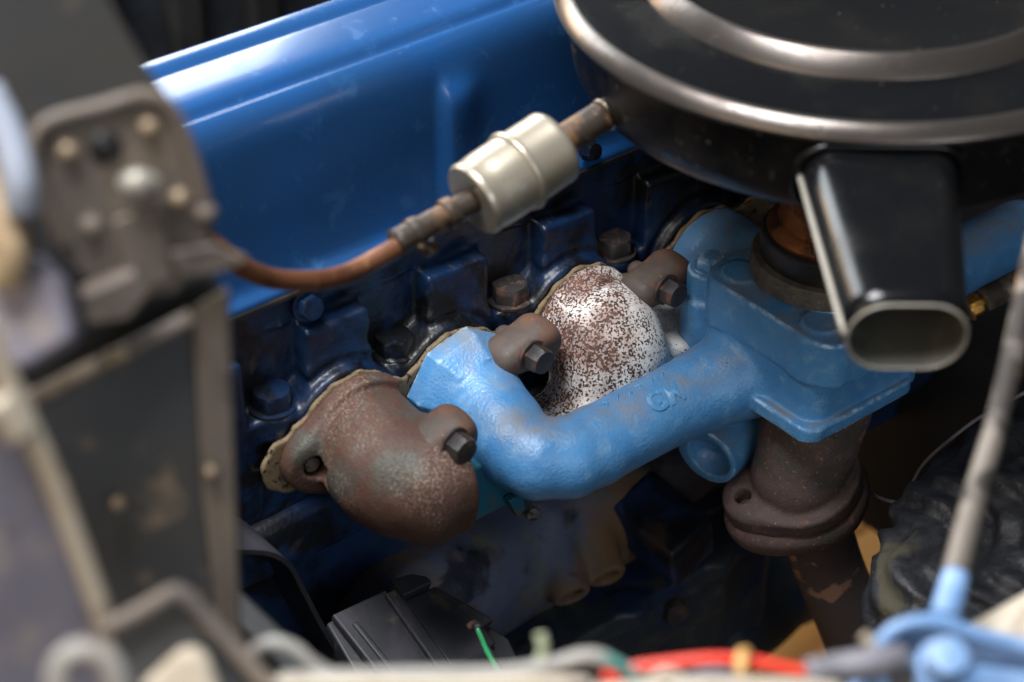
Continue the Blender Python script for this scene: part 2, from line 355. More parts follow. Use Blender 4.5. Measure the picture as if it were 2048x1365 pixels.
def netmesh(fn, lo, hi, h):
    ax = [np.arange(lo[i], hi[i]+h, h) for i in range(3)]
    X, Y, Z = np.meshgrid(*[a.astype(np.float32) for a in ax], indexing='ij', sparse=True)
    f = np.ascontiguousarray(np.broadcast_to(fn(G(X, Y, Z)), tuple(len(a) for a in ax))).astype(np.float32)
    s = f < 0; nx, ny, nz = f.shape
    cnt = np.zeros((nx-1, ny-1, nz-1), np.int8)
    for i in (0, 1):
        for j in (0, 1):
            for k in (0, 1): cnt += s[i:nx-1+i, j:ny-1+j, k:nz-1+k]
    act = (cnt > 0) & (cnt < 8); I = np.argwhere(act); idx = -np.ones(act.shape, np.int64); idx[act] = np.arange(len(I))
    acc = np.zeros((len(I), 3)); num = np.zeros(len(I))
    cs = [(i, j, k) for i in (0, 1) for j in (0, 1) for k in (0, 1)]
    for a in cs:
        for b in cs:
            if sum(b)-sum(a) == 1 and all(q >= p for p, q in zip(a, b)):
                fa = f[I[:, 0]+a[0], I[:, 1]+a[1], I[:, 2]+a[2]]; fb = f[I[:, 0]+b[0], I[:, 1]+b[1], I[:, 2]+b[2]]
                m = (fa < 0) != (fb < 0); t = np.where(m, fa/np.where(m, fa-fb, 1), 0)
                for q in range(3): acc[:, q] += np.where(m, a[q]+t*(b[q]-a[q]), 0)
                num += m
    V = np.array(lo)+(I+acc/num[:, None])*h
    Fs = []
    for axn in range(3):
        o1, o2 = [(1, 2), (2, 0), (0, 1)][axn]
        sl0 = [slice(None)]*3; sl1 = [slice(None)]*3; sl0[axn] = slice(0, -1); sl1[axn] = slice(1, None)
        c = s[tuple(sl0)] != s[tuple(sl1)]; E = np.argwhere(c)
        E = E[(E[:, o1] > 0) & (E[:, o2] > 0) & (E[:, o1] < f.shape[o1]-1) & (E[:, o2] < f.shape[o2]-1)]
        ins = s[E[:, 0], E[:, 1], E[:, 2]]
        def cell(d1, d2):
            q = E.copy(); q[:, o1] -= d1; q[:, o2] -= d2; return idx[q[:, 0], q[:, 1], q[:, 2]]
        Q = np.stack([cell(1, 1), cell(0, 1), cell(0, 0), cell(1, 0)], 1)
        Q[~ins] = Q[~ins][:, ::-1]; Fs.append(Q)
    return V, np.concatenate(Fs)

# ================================================================== SETTING
def box(lo, hi):
    x0, y0, z0 = lo; x1, y1, z1 = hi
    V = [(x0, y0, z0), (x1, y0, z0), (x1, y1, z0), (x0, y1, z0), (x0, y0, z1), (x1, y0, z1), (x1, y1, z1), (x0, y1, z1)]
    return V, [(0, 3, 2, 1), (4, 5, 6, 7), (0, 1, 5, 4), (1, 2, 6, 5), (2, 3, 7, 6), (3, 0, 4, 7)]
# plank floor far below the engine
fl = obj('ground', *box((-4, -4, -.86), (5, 5, -.83)), 'bay_dark', smooth=False, kind='structure')
for i in range(9):
    y0 = -.15+i*.13
    obj('plank', *box((-.1, y0, -.83+.001), (1.3, y0+.124, -.812)), 'wood_floor', parent=fl, smooth=False, bevel=.003)
# firewall behind the engine and the far inner fender
obj('firewall', *box((.72, -.9, -.55), (.74, .9, .80)), 'bay_dark', smooth=False, label='dark sheet-metal firewall behind the engine', cat='firewall', origin=(.72, 0, -.5))
ff = thing('inner_fender', 'dark ribbed inner fender beyond the blue valve cover', 'inner fender', (0, .62, -.45))
obj('panel', *box((-.9, .62, -.45), (.72, .64, .30)), 'bay_grey', parent=ff, smooth=False)
for i in range(9):
    x = -.25+i*.075
    obj('rib', *box((x, .595, -.30), (x+.03, .6195, .28)), 'bay_dark', parent=ff, smooth=False, bevel=.006)
zc = atx(1780, 1097, .45)
obj('crossmember', *box((.45, -.75, zc[2]), (.60, .4, zc[2]+.42)), 'bay_dark', smooth=False, bevel=.01, label='dark crossmember behind the exhaust pipe', cat='crossmember', origin=(.5, 0, zc[2]))

def f_bell(g):
    f = cap(g, atd(1400, 1240, 1.66), atd(1570, 1120, 1.74), .056, .05)
    f = smin(f, cap(g, atd(1500, 1040, 1.72), atd(1570, 1120, 1.76), .05, .05), .03)
    return f+lump(g, 50, .003, 61)
bl = atd(1500, 1140, 1.72); V, Fc = netmesh(f_bell, bl-.17, bl+.17, .005)
obj('bell_housing', V, Fc, 'pan_dark', label='dark rounded bell housing behind the exhaust pipe', cat='bell housing', origin=bl)
# unseen fan shroud panel, added to shade the front exhaust branch
obj('shade_shroud', *box((-.285, -.22, -.5), (-.270, .35, .045)), 'bay_dark', smooth=False, bevel=.004, label='unseen dark shroud panel added to shade the front exhaust branch', cat='fan shroud', origin=(-.28, 0, -.5))
# ================================================================== ENGINE BLOCK
blk = thing('engine_block', 'dark blue greasy engine block below the manifolds', 'engine block', (.1, .12, -.42))
def f_block(g):
    f = rbox(g, (.12, .16, -.18), (.42, .095, .135), .01)
    f = smin(f, cap(g, (-.02, .072, -.235), (.46, .072, -.235), .042), .03)
    f = smin(f, rbox(g, (.12, .16, -.105), (.42, .125, .02), .008), .015)
    return f+lump(g, 60, .0012, 3)
V, Fc = netmesh(f_block, (-.31, .02, -.33), (.55, .27, -.03), .004); obj('casting', V, Fc, 'block_blue', blk)
def f_bulge(g):
    f = cap(g, (-.05, .062, -.232), (.30, .062, -.224), .050, .048)
    for x0 in (.050, .0815):
        f = smin(f, smax(cap(g, (x0+.012, .040, -.212), (x0, -.004, -.231), .0215, .0135), plane(g, (x0, -.003, -.2305), (-.22, -.9, -.38)), .0015), .008)
    for x0 in (.050, .0815):
        f = smax(f, -cyl(g, (x0+.006, .02, -.221), (x0-.004, -.02, -.238), .0068, .0005), .0012)
    f = smin(f, cap(g, (.12, .030, -.212), (.28, .035, -.200), .018, .022), .016)
    return f+lump(g, 90, .0010, 5)+lump(g, 260, .0004, 6)
V, Fc = netmesh(f_bulge, (-.11, -.03, -.29), (.38, .13, -.155), .0018); obj('oil_gallery', V, Fc, 'block_dusty', blk)
for x0 in (.050, .0815):
    obj('plug', *lathe([(.0001, .0), (.005, 0), (.0058, .001), (.0058, .004)], (x0+.003, .008, -.226), (.22, .9, .38), 16), 'bolt_rust', blk, auto=35)
def f_mount(g):
    f = rbox(g, (.130, -.004, -.212), (.021, .030, .020), .003, ((1, 0, .25), (-.1, 1, .1), (-.25, -.1, 1)))
    f = smin(f, cap(g, (.13, .03, -.215), (.17, .04, -.215), .02), .012)
    return f+lump(g, 160, .0005, 8)
V, Fc = netmesh(f_mount, (.08, -.06, -.26), (.22, .07, -.17), .002); obj('mount_boss', V, Fc, 'block_blue', blk)
pan = thing('oil_pan', 'dark oily pan with bolted flange along the bottom of the block', 'oil pan', (.1, .05, -.42))
def f_rail(g):
    f = rbox(g, (.08, .04, -.2775), (.20, .044+.0, .0065), .0022)
    for x0 in np.arange(-.06, .26, .083):      # scalloped rail
        f = smin(f, cyl(g, (x0, .002, -.284), (x0, .002, -.271), .0125, .002), .008)
    return f+lump(g, 90, .0006, 13)
V, Fc = netmesh(f_rail, (-.13, -.02, -.29), (.29, .09, -.264), .0018); obj('flange', V, Fc, 'pan_dark', pan)
def f_pan(g):
    f = rbox(g, (.055, .045, -.325), (.150, .0475, .043), .014)
    f = smin(f, rbox(g, (.12, .07, -.36), (.16, .05, .06), .02), .02)
    f = smax(f, -(rbox(g, (.15, -.01, -.345), (.05, .012, .02), .008)), .006)
    return f+lump(g, 60, .0012, 9)
V, Fc = netmesh(f_pan, (-.11, -.02, -.43), (.3, .14, -.2835), .0025); obj('sump', V, Fc, 'pan_dark', pan)
obj('bolt', *hexbolt(aty(1340, 1215, .002), (-.2, -1, .15), .010, .011), 'bolt_rust', pan, auto=35)

# ================================================================== CYLINDER HEAD
head = thing('cylinder_head', 'greasy dark blue cylinder head between valve cover and manifolds', 'cylinder head', (.1, .12, -.05))
BX = [-.225, -.1375, -.05, .0395, .1255, .213, .30, .3875]
PORT = [(-.096, -.036, .037), (-.020, -.037, .036), (.080, -.033, .037), (.188, -.034, .038), (.29, -.035, .037)]
def f_head(g):
    f = rbox(g, (.12, .10, -.028), (.42, .056, .060), .0025)
    f = smin(f, rbox(g, (.12, .110, .035), (.42, .053, .022), .0025), .005)
    f = f+.0022*np.exp(-((g.z-.034)/.006)**2)*np.sin(g.x*72+1)
    for b in BX:
        p = rbox(g, (b, .045, .010), (.0215, .0125, .0250), .0020)
        f = smax(f, -p, .0016)
        f = smin(f, cyl(g, (b, .0515, -.03), (b, .0515, -.0135), .0150, .002), .003)
    for (x, z, r) in PORT:
        f = smin(f, cyl(g, (x, .0345, z), (x, .06, z), r+.001, .003), .006)
        f = f-.0020*np.exp(-((np.sqrt((g.x-x)**2+(g.z-z)**2)-r-.008)/.0035)**2)*(g.z > z-.02)*np.exp(-((g.y-.044)/.012)**2)
    return f+lump(g, 140, .0006, 2)+lump(g, 420, .0003, 7)
V, Fc = netmesh(f_head, (-.32, .022, -.095), (.56, .16, .0585), .0018); obj('casting', V, Fc, 'head_blue', head)
for i, b in enumerate(BX[1:7]):
    obj('bolt', *hexbolt((b, .051, -.0133), (0, 0, 1), .0125, .0125, rot=.3+i*.7), 'bolt_rust' if i in (2, 3) else 'head_blue', head, auto=35)
# small plugs and grease-caked screw along the rail
for (x, y, r) in ((612, 612, .008), (1175, 300, .006)):
    obj('screw', *hexbolt(aty(x, y, .052), (0, -1, .25), r, .008), 'head_blue', head, auto=35)

# ================================================================== VALVE COVER
vc = thing('valve_cover', 'glossy blue pressed-steel valve cover with lengthwise ridges', 'valve cover', (.1, .115, .06))
PROF = [(.051, .0585), (.0510, .0615), (.0535, .0630), (.0570, .0640), (.0590, .0690), (.0592, .080), (.0590, .11), (.0586, .134), (.0586, .142), (.0586, .149), (.0588, .156), (.0600, .1640), (.0625, .1705), (.0660, .1745), (.0685, .1752),
        (.0705, .1745), (.0722, .1728), (.0738, .1722), (.0752, .1734), (.0768, .1768), (.0790, .1790), (.0830, .1800), (.095, .1812), (.105, .1818), (.1100, .1820), (.1122, .1812), (.1138, .1792), (.1155, .1790), (.1170, .1806), (.1188, .1824), (.1210, .1832), (.1240, .1836), (.1275, .1838), (.1300, .1830), (.1315, .1805), (.133, .170)]
PROF += [(.150, .160), (.168, .10), (.169, .066), (.176, .064), (.176, .0585)]
xs = np.concatenate([[-.1985, -.197, -.193, -.187, -.180], np.arange(-.17, .52, .003)])
V = []; n = len(PROF)
def endscale(x):      # the pressed cover rounds off at its front end
    t = np.clip((x+.1985)/.022, 0, 1); return math.sqrt(max(0, 1-(1-t)**2))
for x in xs:
    e = endscale(x)
    for j, (y, z) in enumerate(PROF):
        yc = .115; 
        if j > 3 and j < n-3:
            zz = .064+(z-.064)*(.30+.70*e) if z > .064 else z; yy = yc+(y-yc)*(.86+.14*e)
        else: zz, yy = z, y
        # vertical embossed rib on the side face
        if 4 <= j <= 11:
            d = x-.002; bump_ = .0085*(1/(1+math.exp(-(d+.008)/.0010)))*(1/(1+math.exp((d-.014)/.0050)))
            fade = 1/(1+math.exp((zz-.146)/.003)); yy -= bump_*fade
        V.append((x, yy, zz))
Fc = []
for i in range(len(xs)-1):
    for j in range(n-1):
        a = i*n+j; Fc.append((a, a+n, a+n+1, a+1))
Fc.append(tuple(range(n)))
# refine the side face so that the rib has a rounded top
cov = obj('shell', V, Fc, 'cover_blue', vc)
sb = cov.modifiers.new('sub', 'SUBSURF'); sb.levels = 2; sb.render_levels = 2
V, Fc = prism([(-.205, .049, .0560), (-.205, .178, .0560), (-.205, .178, .0583), (-.205, .049, .0583)], (.72, 0, 0)); obj('gasket', V, Fc, 'carb_black', vc, smooth=False)

# ================================================================== MANIFOLD GASKET
def f_gasket(g):
    f = None
    for (x, z, r) in PORT:
        c = np.sqrt((g.x-x)**2+(g.z-z)**2)-(r-.0003); f = c if f is None else np.minimum(f, c)
    bar = np.maximum(np.abs(g.z+.036)-.017, np.abs(g.x-.1)-.235); f = smin(f, bar, .012)
    ear = np.sqrt((g.x+.140)**2+(g.z+.042)**2)-.020; f = smin(f, ear, .01)
    ear = np.sqrt((g.x-.232)**2+(g.z+.016)**2)-.014; f = smin(f, ear, .012)
    f = f+.0012*np.sin(g.x*300)*np.sin(g.z*260+1)
    return smax(f, np.abs(g.y-.0318)-.0018, .001)
V, Fc = netmesh(f_gasket, (-.185, .027, -.085), (.35, .0365, .04), .0012)
obj('manifold_gasket', V, Fc, 'gasket_tan', label='thin tan gasket squeezed between cylinder head and manifolds', cat='gasket', origin=(.08, .0318, -.06))

# ================================================================== INTAKE MANIFOLD
im = thing('intake_manifold', 'bright blue cast intake manifold with elbow runner and carburettor pad', 'intake manifold', (.15, -.06, -.1))
def f_intake(g):
    # front port leg and elbow
    pts = [(-.019, .03, -.036), (-.020, .004, -.037), (-.024, -.022, -.041), (-.027, -.036, -.045), (-.021, -.050, -.048), (-.006, -.0590, -.0495), (.014, -.060, -.050), (.14, -.060, -.0485)]
    f = chain(g, pts, [.0240, .0240, .0240, .0240, .0240, .0238, .0236, .0242], .004)
    f = smin(f, cap(g, (.085, -.061, -.0490), (.126, -.068, -.0430), .0225, .0300), .006)
    f = smin(f, cap(g, (.17, -.060, -.050), (.40, -.060, -.052), .025, .022), .012)
    # front flange, faceted
    fl = cyl(g, (-.020, .0030, -.037), (-.020, .0296, -.037), .0400, .001)
    for a in np.arange(8)*math.pi/4+.22:
        fl = smax(fl, (g.x+.020)*math.cos(a)+(g.z+.037)*math.sin(a)-.0355+np.maximum(0, .0175-g.y)*.55, .0008)
    fl = smin(fl, cap(g, (-.021, .006, -.0365), (-.027, -.030, -.0435), .0268, .0240), .003)
    f = smin(f, fl, .004)
    # plenum and carburettor pad
    pad = rrect(g, (.175, -.091, .0045), (.0585, .0560, .0155), .017, .0016)
    bod = rrect(g, (.167, -.088, -.024), (.0495, .0500, .024), .013, .0012)
    f = smin(f, smin(pad, bod, .0015), .006)
    for (x, y) in ((.1350, -.054), (.1340, -.1225), (.2145, -.054), (.2145, -.1225)):
        f = smin(f, cyl(g, (x, y, -.006), (x, y, .0219), .0125, .0010), .0012)
        f = smin(f, cyl(g, (x-.003, y, -.012), (x-.003, y, .0185), .0165, .003), .004)
    # heat-riser plate under the plenum
    f = smin(f, rrect(g, (.158, -.114, -.0440), (.0475, .0290, .0052), .011, .0012), .0010)
    # rear port leg: arch from the plenum to the head
    arch = chain(g, [(.180, -.050, -.028), (.186, -.012, -.030), (.188, .03, -.034)], [.028, .034, .037], .006)
    f = smin(f, arch, .006)
    f = smin(f, cyl(g, (.188, .016, -.034), (.188, .0296, -.034), .0365, .002), .004)
    f = smin(f, cyl(g, (.139, -.024, -.075), (.139, -.024, .0085), .0145, .002), .005)
    f = smin(f, cyl(g, (.139, -.024, -.075), (.139, -.024, -.010), .0175, .0025), .0015)
    f = smax(f, g.y-.0296, .001)
    # lug under the runner
    lug = smax(cap(g, (.110, -.060, -.104), (.142, -.052, -.104), .0215, .0225), -plane(g, (.108, -.06, -.1), (1, .25, .15)), .0012)
    lug = smax(lug, -cap(g, (.08, -.070, -.106), (.110, -.062, -.104), .0165, .0150), .0010)
    f = smin(f, lug, .001)
    f = smin(f, cap(g, (.132, -.052, -.098), (.132, -.056, -.07), .013), .004)
    return f+lump(g, 85, .00022, 1)+lump(g, 330, .00012, 4)
V, Fc = netmesh(f_intake, (-.075, -.158, -.14), (.42, .036, .032), .00125)
imc = obj('casting', V, Fc, 'manifold_blue', im)
obj('bolt', *hexbolt((.139, -.024, .0082), (0, 0, 1), .0095, .0075), 'manifold_blue', im, auto=35)
# raised foundry lettering on the runner
def text3d(name, s, size, o, ux, uy, ext, parent, m, shear=0):
    cu = bpy.data.curves.new('t', 'FONT'); cu.body = s; cu.size = size; cu.extrude = ext; cu.bevel_depth = .0004; cu.bevel_resolution = 2; cu.align_x = 'CENTER'; cu.offset = .0003; cu.resolution_u = 4
    to = bpy.data.objects.new('t', cu); COL.objects.link(to); dg = bpy.context.evaluated_depsgraph_get(); dg.update()
    me = bpy.data.meshes.new_from_object(to.evaluated_get(dg)); bpy.data.objects.remove(to)
    ux = nrm(ux); uy = nrm(np.asarray(uy)-np.dot(uy, ux)*ux); uz = np.cross(ux, uy); o = np.asarray(o, float)
    V = [o+v.co.x*ux+v.co.y*uy+v.co.z*uz for v in me.vertices]; Fc = [tuple(p.vertices) for p in me.polygons]
    return obj(name, V, Fc, m, parent, auto=40)
def on_runner(x, ang):
    n = np.array([0, -math.sin(ang), math.cos(ang)]); return np.array([x, -.060, -.0495])+n*.0236, n
def bend_text(name, st, size, xc, ang0, hgt, parent, m):
    o_ = text3d(name, st, size, (0, 0, 0), (1, 0, 0), (0, 1, 0), .0014, parent, m); org = ORI[o_.name]
    for v in o_.data.vertices:
        q = np.array(v.co)+org; a = ang0-q[1]/.0236; r = .0236+hgt+q[2]
        v.co = tuple(np.array([xc+q[0], -.060-math.sin(a)*r, -.0495+math.cos(a)*r])-org)
    return o_
bend_text('lettering', 'GM', .0175, .060, math.radians(42), -.0008, imc, 'letter_blue')
for i, dx in enumerate((-.026, -.017, -.008, .001, .010, .019, .028)):   # worn, unreadable number row
    q, nn = on_runner(.052+dx, math.radians(-9))
    t = [q+np.array([-.0022, -.0025, -.0001]), q+np.array([.0004, -.0004+.001*(i % 2), .0006]), q+np.array([.0022*(1 if i % 3 else -1), .0022, -.0003])]
    obj('casting_mark', *tube(t, .0007, 8, 4), 'letter_blue', imc)

# ================================================================== EXHAUST MANIFOLD
em = thing('exhaust_manifold', 'rusty brown cast exhaust manifold with white flaked centre branch', 'exhaust manifold', (.05, -.04, -.15))
def f_front(g):
    f = chain(g, [(-.096, .03, -.036), (-.099, .006, -.036), (-.103, -.012, -.0375), (-.100, -.026, -.0385), (-.090, -.034, -.0385), (-.06, -.037, -.039)], [.0325, .0320, .0320, .0320, .032, .032], .010)
    f = smin(f, rbox(g, (-.092, -.034, -.0425), (.0195, .0275, .0250), .010), .010)
    fl = smin(cyl(g, (-.096, .0175, -.036), (-.096, .0296, -.036), .0385, .0022), cyl(g, (-.132, .019, -.0395), (-.132, .0296, -.0395), .0175, .002), .020)
    f = smin(f, fl, .003)
    f = smax(f, g.y-.0296, .001)
    f = smax(f, plane(g, (-.0765, -.05, -.06), (1, -.10, .0)), .002)
    f = smax(f, -cyl(g, (-.133, .0, -.0375), (-.133, .028, -.0375), .0082, .001), .0010)
    return f+lump(g, 90, .0005, 11)+lump(g, 300, .0002, 12)
V, Fc = netmesh(f_front, (-.17, -.11, -.13), (-.045, .034, .03), .0016); obj('front_branch', V, Fc, 'rust_iron', em)
obj('stud', *hexbolt((-.133, .0285, -.0380), (-.1, -1, 0), .0055, .011, washer=False), 'bolt_steel', em, auto=35)
def f_mid(g):
    f = chain(g, [(.080, .03, -.033), (.077, .006, -.034), (.074, -.004, -.041), (.072, -.009, -.060), (.070, -.010, -.083)], [.0340, .0335, .0330, .0320, .031], .012)
    f = smin(f, cyl(g, (.080, .021, -.033), (.080, .0296, -.033), .0370, .002), .004)
    f = smin(f, cap(g, (.02, -.014, -.088), (.20, -.010, -.086), .022), .020)
    f = smin(f, rbox(g, (.132, -.002, -.054), (.045, .026, .013), .006), .010)
    f = smin(f, rbox(g, (.028, -.016, -.070), (.034, .026, .012), .003), .014)
    f = smax(f, g.y-.0296, .001)
    return f+lump(g, 90, .0005, 21)+lump(g, 330, .0002, 22)
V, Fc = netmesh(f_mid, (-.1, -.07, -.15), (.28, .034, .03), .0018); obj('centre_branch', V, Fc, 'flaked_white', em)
# blue-green painted log end plate beside the front branch
V, Fc = box((-.0735, -.036, -.0865), (-.003, -.010, -.046)); obj('log', V, Fc, 'teal_paint', em, smooth=False, bevel=.002)
V, Fc = prism([aty(x, y, -.043) for x, y in ((1018, 1003), (1048, 988), (1052, 1020), (1036, 1036))], (0, .006, 0)); obj('tab', V, Fc, 'teal_paint', em, smooth=False, bevel=.001)
obj('bolt', *hexbolt(aty(1055, 1017, -.04), (-.2, -1, .1), .005, .008, washer=False), 'bolt_steel', em, auto=35)
# outlet
OD = nrm((.38, .02, -.92)); OC = np.array([.151, -.104, -.118]); OU = np.array([-.85, .35, 0]); OU = nrm(OU-np.dot(OU, OD)*OD)
def f_out(g):
    f = cap(g, (.163, -.102, -.065), OC-OD*.010, .033, .030)
    u = OU
    fl = smin(cyl(g, OC-OD*.006, OC+OD*.006, .0385, .0010), cyl(g, OC-OD*.006+u*.034, OC+OD*.006+u*.034, .0165, .0010), .022)
    f = smin(f, fl, .004)
    f = smax(f, -cyl(g, OC-OD*.02+u*.038, OC+OD*.004+u*.038, .0052, .001), .0015)
    f = smax(f, g.z+.0500, .002)
    return f+lump(g, 120, .0008, 31)
V, Fc = netmesh(f_out, (.08, -.17, -.175), (.225, -.04, -.045), .0016); obj('outlet', V, Fc, 'rust_plum', em)
ep = thing('exhaust_pipe', 'brown exhaust down pipe with flaking pale patch and flange collar', 'exhaust pipe', (.22, -.1, -.5))
def f_col(g):
    u = OU; c = OC+OD*.0165
    f = smin(cyl(g, c-OD*.009, c+OD*.009, .0415, .0075), cyl(g, c-OD*.009+u*.034, c+OD*.009+u*.034, .020, .0085), .024)
    return f+lump(g, 120, .0008, 33)
V, Fc = netmesh(f_col, (.08, -.18, -.2), (.24, -.03, -.095), .0016); obj('collar', V, Fc, 'rust_plum', ep)
P0 = OC+OD*.02
V, Fc = tube([P0, P0+OD*.08, P0+OD*.17+np.array([.004, 0, 0]), P0+OD*.40+np.array([.02, .02, 0])], .0235, 28, 8); obj('pipe', V, Fc, 'pipe_rust', ep)

# ================================================================== CLAMPS
def clamp(px, py, y, label, tilt, L, boltpx, m='clamp_iron'):
    c = aty(px, py, y); t = thing('manifold_clamp', label, 'clamp', c+np.array([0, .03, 0]), 'clamps between the manifold branches')
    ax = ((1, 0, tilt), (0, 1, 0), (-tilt, 0, 1))
    def f(g):
        a_ = c+np.array([-(L/2-.013), .001, -tilt*L*.4-.002]); b_ = c+np.array([L/2-.015, 0, tilt*L*.4])
        q = cap(g, a_, b_, .0105, .0132)
        q = smin(q, cap(g, a_+np.array([0, .008, 0]), b_+np.array([0, .008, 0]), .0105, .0132), .004)
        q = smax(q, plane(g, c+np.array([0, -.0108, 0]), (0, -1, -.1)), .004)
        q = smin(q, cap(g, c+np.array([.004, .0, -.004]), c+np.array([.004, .026, -.006]), .007), .004)
        return q+lump(g, 160, .0006, int(px))
    V, Fc = netmesh(f, c-np.array([.045, .035, .03]), c+np.array([.045, .045, .03]), .0013); obj('bar', V, Fc, m, t)
    b = aty(boltpx[0], boltpx[1], y-.0125)
    obj('bolt', *hexbolt(b+np.array([0, .004, 0]), (.05, -1, .0), .0086, .0115, washer=True, rot=.5), 'bolt_rust', t, auto=35)
clamp(1052, 698, 0, 'rusty clamp and bolt between blue elbow flange and white flaked branch', .05, .052, (1072, 716))
clamp(890, 882, -.040, 'rusty clamp and bolt pressing on brown front branch beside blue elbow', .02, .046, (916, 893))
clamp(1322, 566, -.004, 'grey clamp and bolt between white flaked branch and carburettor pad', .06, .050, (1340, 584))

# ================================================================== CARBURETTOR
CC = np.array([.177, -.087])
cb = thing('carburettor', 'dark carburettor with bronze throttle body on the blue pad', 'carburettor', (CC[0], CC[1], .0225))
o = (CC[0], CC[1], 0)
V, Fc = lathe([(.030, .0225), (.0475, .0225), (.0480, .0235), (.0480, .0345), (.0470, .0355), (.040, .0357)], o, (0, 0, 1), 64); obj('insulator', V, Fc, 'insulator_grey', cb, auto=40)
V, Fc = lathe([(.0195, .0227), (.0484, .0227), (.0484, .0240), (.03, .0241)], (o[0]+.002, o[1]-.0015, -.0005), (0, 0, 1), 64); obj('shim', V, Fc, 'manifold_blue', cb, auto=40)
V, Fc = lathe([(.030, .0357), (.0425, .0357), (.0430, .0368), (.0430, .050), (.0415, .0515), (.036, .052)], o, (0, 0, 1), 64); obj('base', V, Fc, 'carb_black', cb, auto=40)
V, Fc = lathe([(.034, .052), (.0395, .052), (.0400, .054), (.0385, .057), (.034, .060), (.0325, .066), (.0325, .095), (.036, .098), (.0365, .104), (.034, .108), (.033, .135), (.036, .14), (.036, .150), (.03, .152)], o, (0, 0, 1), 48); obj('throttle_body', V, Fc, 'bronze', cb, auto=40)
def f_lug(g):
    f = rbox(g, (CC[0]-.026, CC[1]-.026, .068), (.010, .010, .018), .004)
    f = smin(f, cyl(g, (CC[0]-.020, CC[1]-.018, .088), (CC[0]-.030, CC[1]-.034, .088), .0105, .002), .004)
    return f
V, Fc = netmesh(f_lug, (.12, -.15, .045), (.19, -.08, .11), .0016); obj('linkage_boss', V, Fc, 'bronze', cb)
obj('screw', *lathe([(0.0001, .0), (.0062, 0), (.0066, .001), (.0062, .004), (.004, .005), (.0001, .0052)], (CC[0]-.0305, CC[1]-.035, .088), (-.53, -.84, .05), 20), 'bronze', cb, auto=40)

# ================================================================== AIR CLEANER
ac = thing('air_cleaner', 'round black air cleaner with bare metal rims and snorkel', 'air cleaner', (CC[0], CC[1], .15))
V, Fc = lathe([(.03, .150), (.120, .150), (.140, .1515), (.1495, .1545), (.1548, .160), (.1580, .168), (.1605, .182), (.1618, .2030), (.156, .2032)], o, (0, 0, 1), 160, caps=False); obj('bowl', V, Fc, 'bowl_paint', ac, auto=50)
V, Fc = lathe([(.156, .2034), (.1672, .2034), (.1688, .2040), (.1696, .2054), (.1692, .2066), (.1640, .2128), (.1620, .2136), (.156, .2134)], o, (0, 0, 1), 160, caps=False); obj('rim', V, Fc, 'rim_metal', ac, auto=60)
V, Fc = lathe([(.1625, .2133), (.1600, .2136), (.155, .2140), (.140, .2152), (.1225, .2164)], o, (0, 0, 1), 160, caps=False); obj('lid', V, Fc, 'black_paint', ac, auto=50)
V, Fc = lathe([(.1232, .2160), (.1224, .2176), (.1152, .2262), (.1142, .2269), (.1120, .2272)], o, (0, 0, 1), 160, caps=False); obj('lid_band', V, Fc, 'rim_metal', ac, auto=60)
V, Fc = lathe([(.1122, .2270), (.1100, .2250), (.1050, .2235), (.06, .2245), (.03, .226), (.0001, .226)], o, (0, 0, 1), 160, caps=False); obj('lid_top', V, Fc, 'black_paint', ac, auto=50)
# snorkel: flattened, tapering tube towards the fender
A0 = atz(1752, 330, .183); A0 = np.array(A0)
A1 = atz(1814, 675, .162)
sd = nrm(A1-A0); su = nrm(np.cross(sd, (0, 0, 1))); sv = np.cross(su, sd)
if sv[2] < 0: sv = -sv; su = -su
def rsect(w, h, r, n=8):
    pts = []
    for cx, cy, a0 in ((w-r, h-r, 0), (-w+r, h-r, 90), (-w+r, -h+r, 180), (w-r, -h+r, 270)):
        for k in range(n):
            a = math.radians(a0+90*k/(n-1)); pts.append((cx+r*math.cos(a), cy+r*math.sin(a)))
    return pts
def sweep_sections(secs):
    V = []; Fc = []; n = None
    for (c, w, h, r, slope) in secs:
        s_ = rsect(w, h, r); n = len(s_)
        for (a, b) in s_: V.append(c+su*a+sv*b-sd*slope*b)
    for i in range(len(secs)-1):
        for k in range(n):
            a = i*n+k; b = i*n+(k+1) % n; Fc.append((a, b, b+n, a+n))
    return V, Fc
L_ = np.linalg.norm(A1-A0)
outer = []
for t in np.linspace(-.25, 1, 14):
    w = .0400+(.0285-.0400)*max(t, 0); h = .0185+(.0195-.0185)*max(t, 0); outer.append((A0+sd*L_*t, w, h, .0155+.0030*max(t, 0), .10*max(0, t)))
V, Fc = sweep_sections(outer); Fc = [f[::-1] for f in Fc]; sn = obj('snorkel', V, Fc, 'black_paint', ac, auto=60)
so = sn.modifiers.new('thick', 'SOLIDIFY'); so.thickness = .0011; so.offset = -1; sn.data.materials.append(MATS['snorkel_inner']); sn.data.materials.append(MATS['snorkel_lip']); so.material_offset = 1; so.material_offset_rim = 2
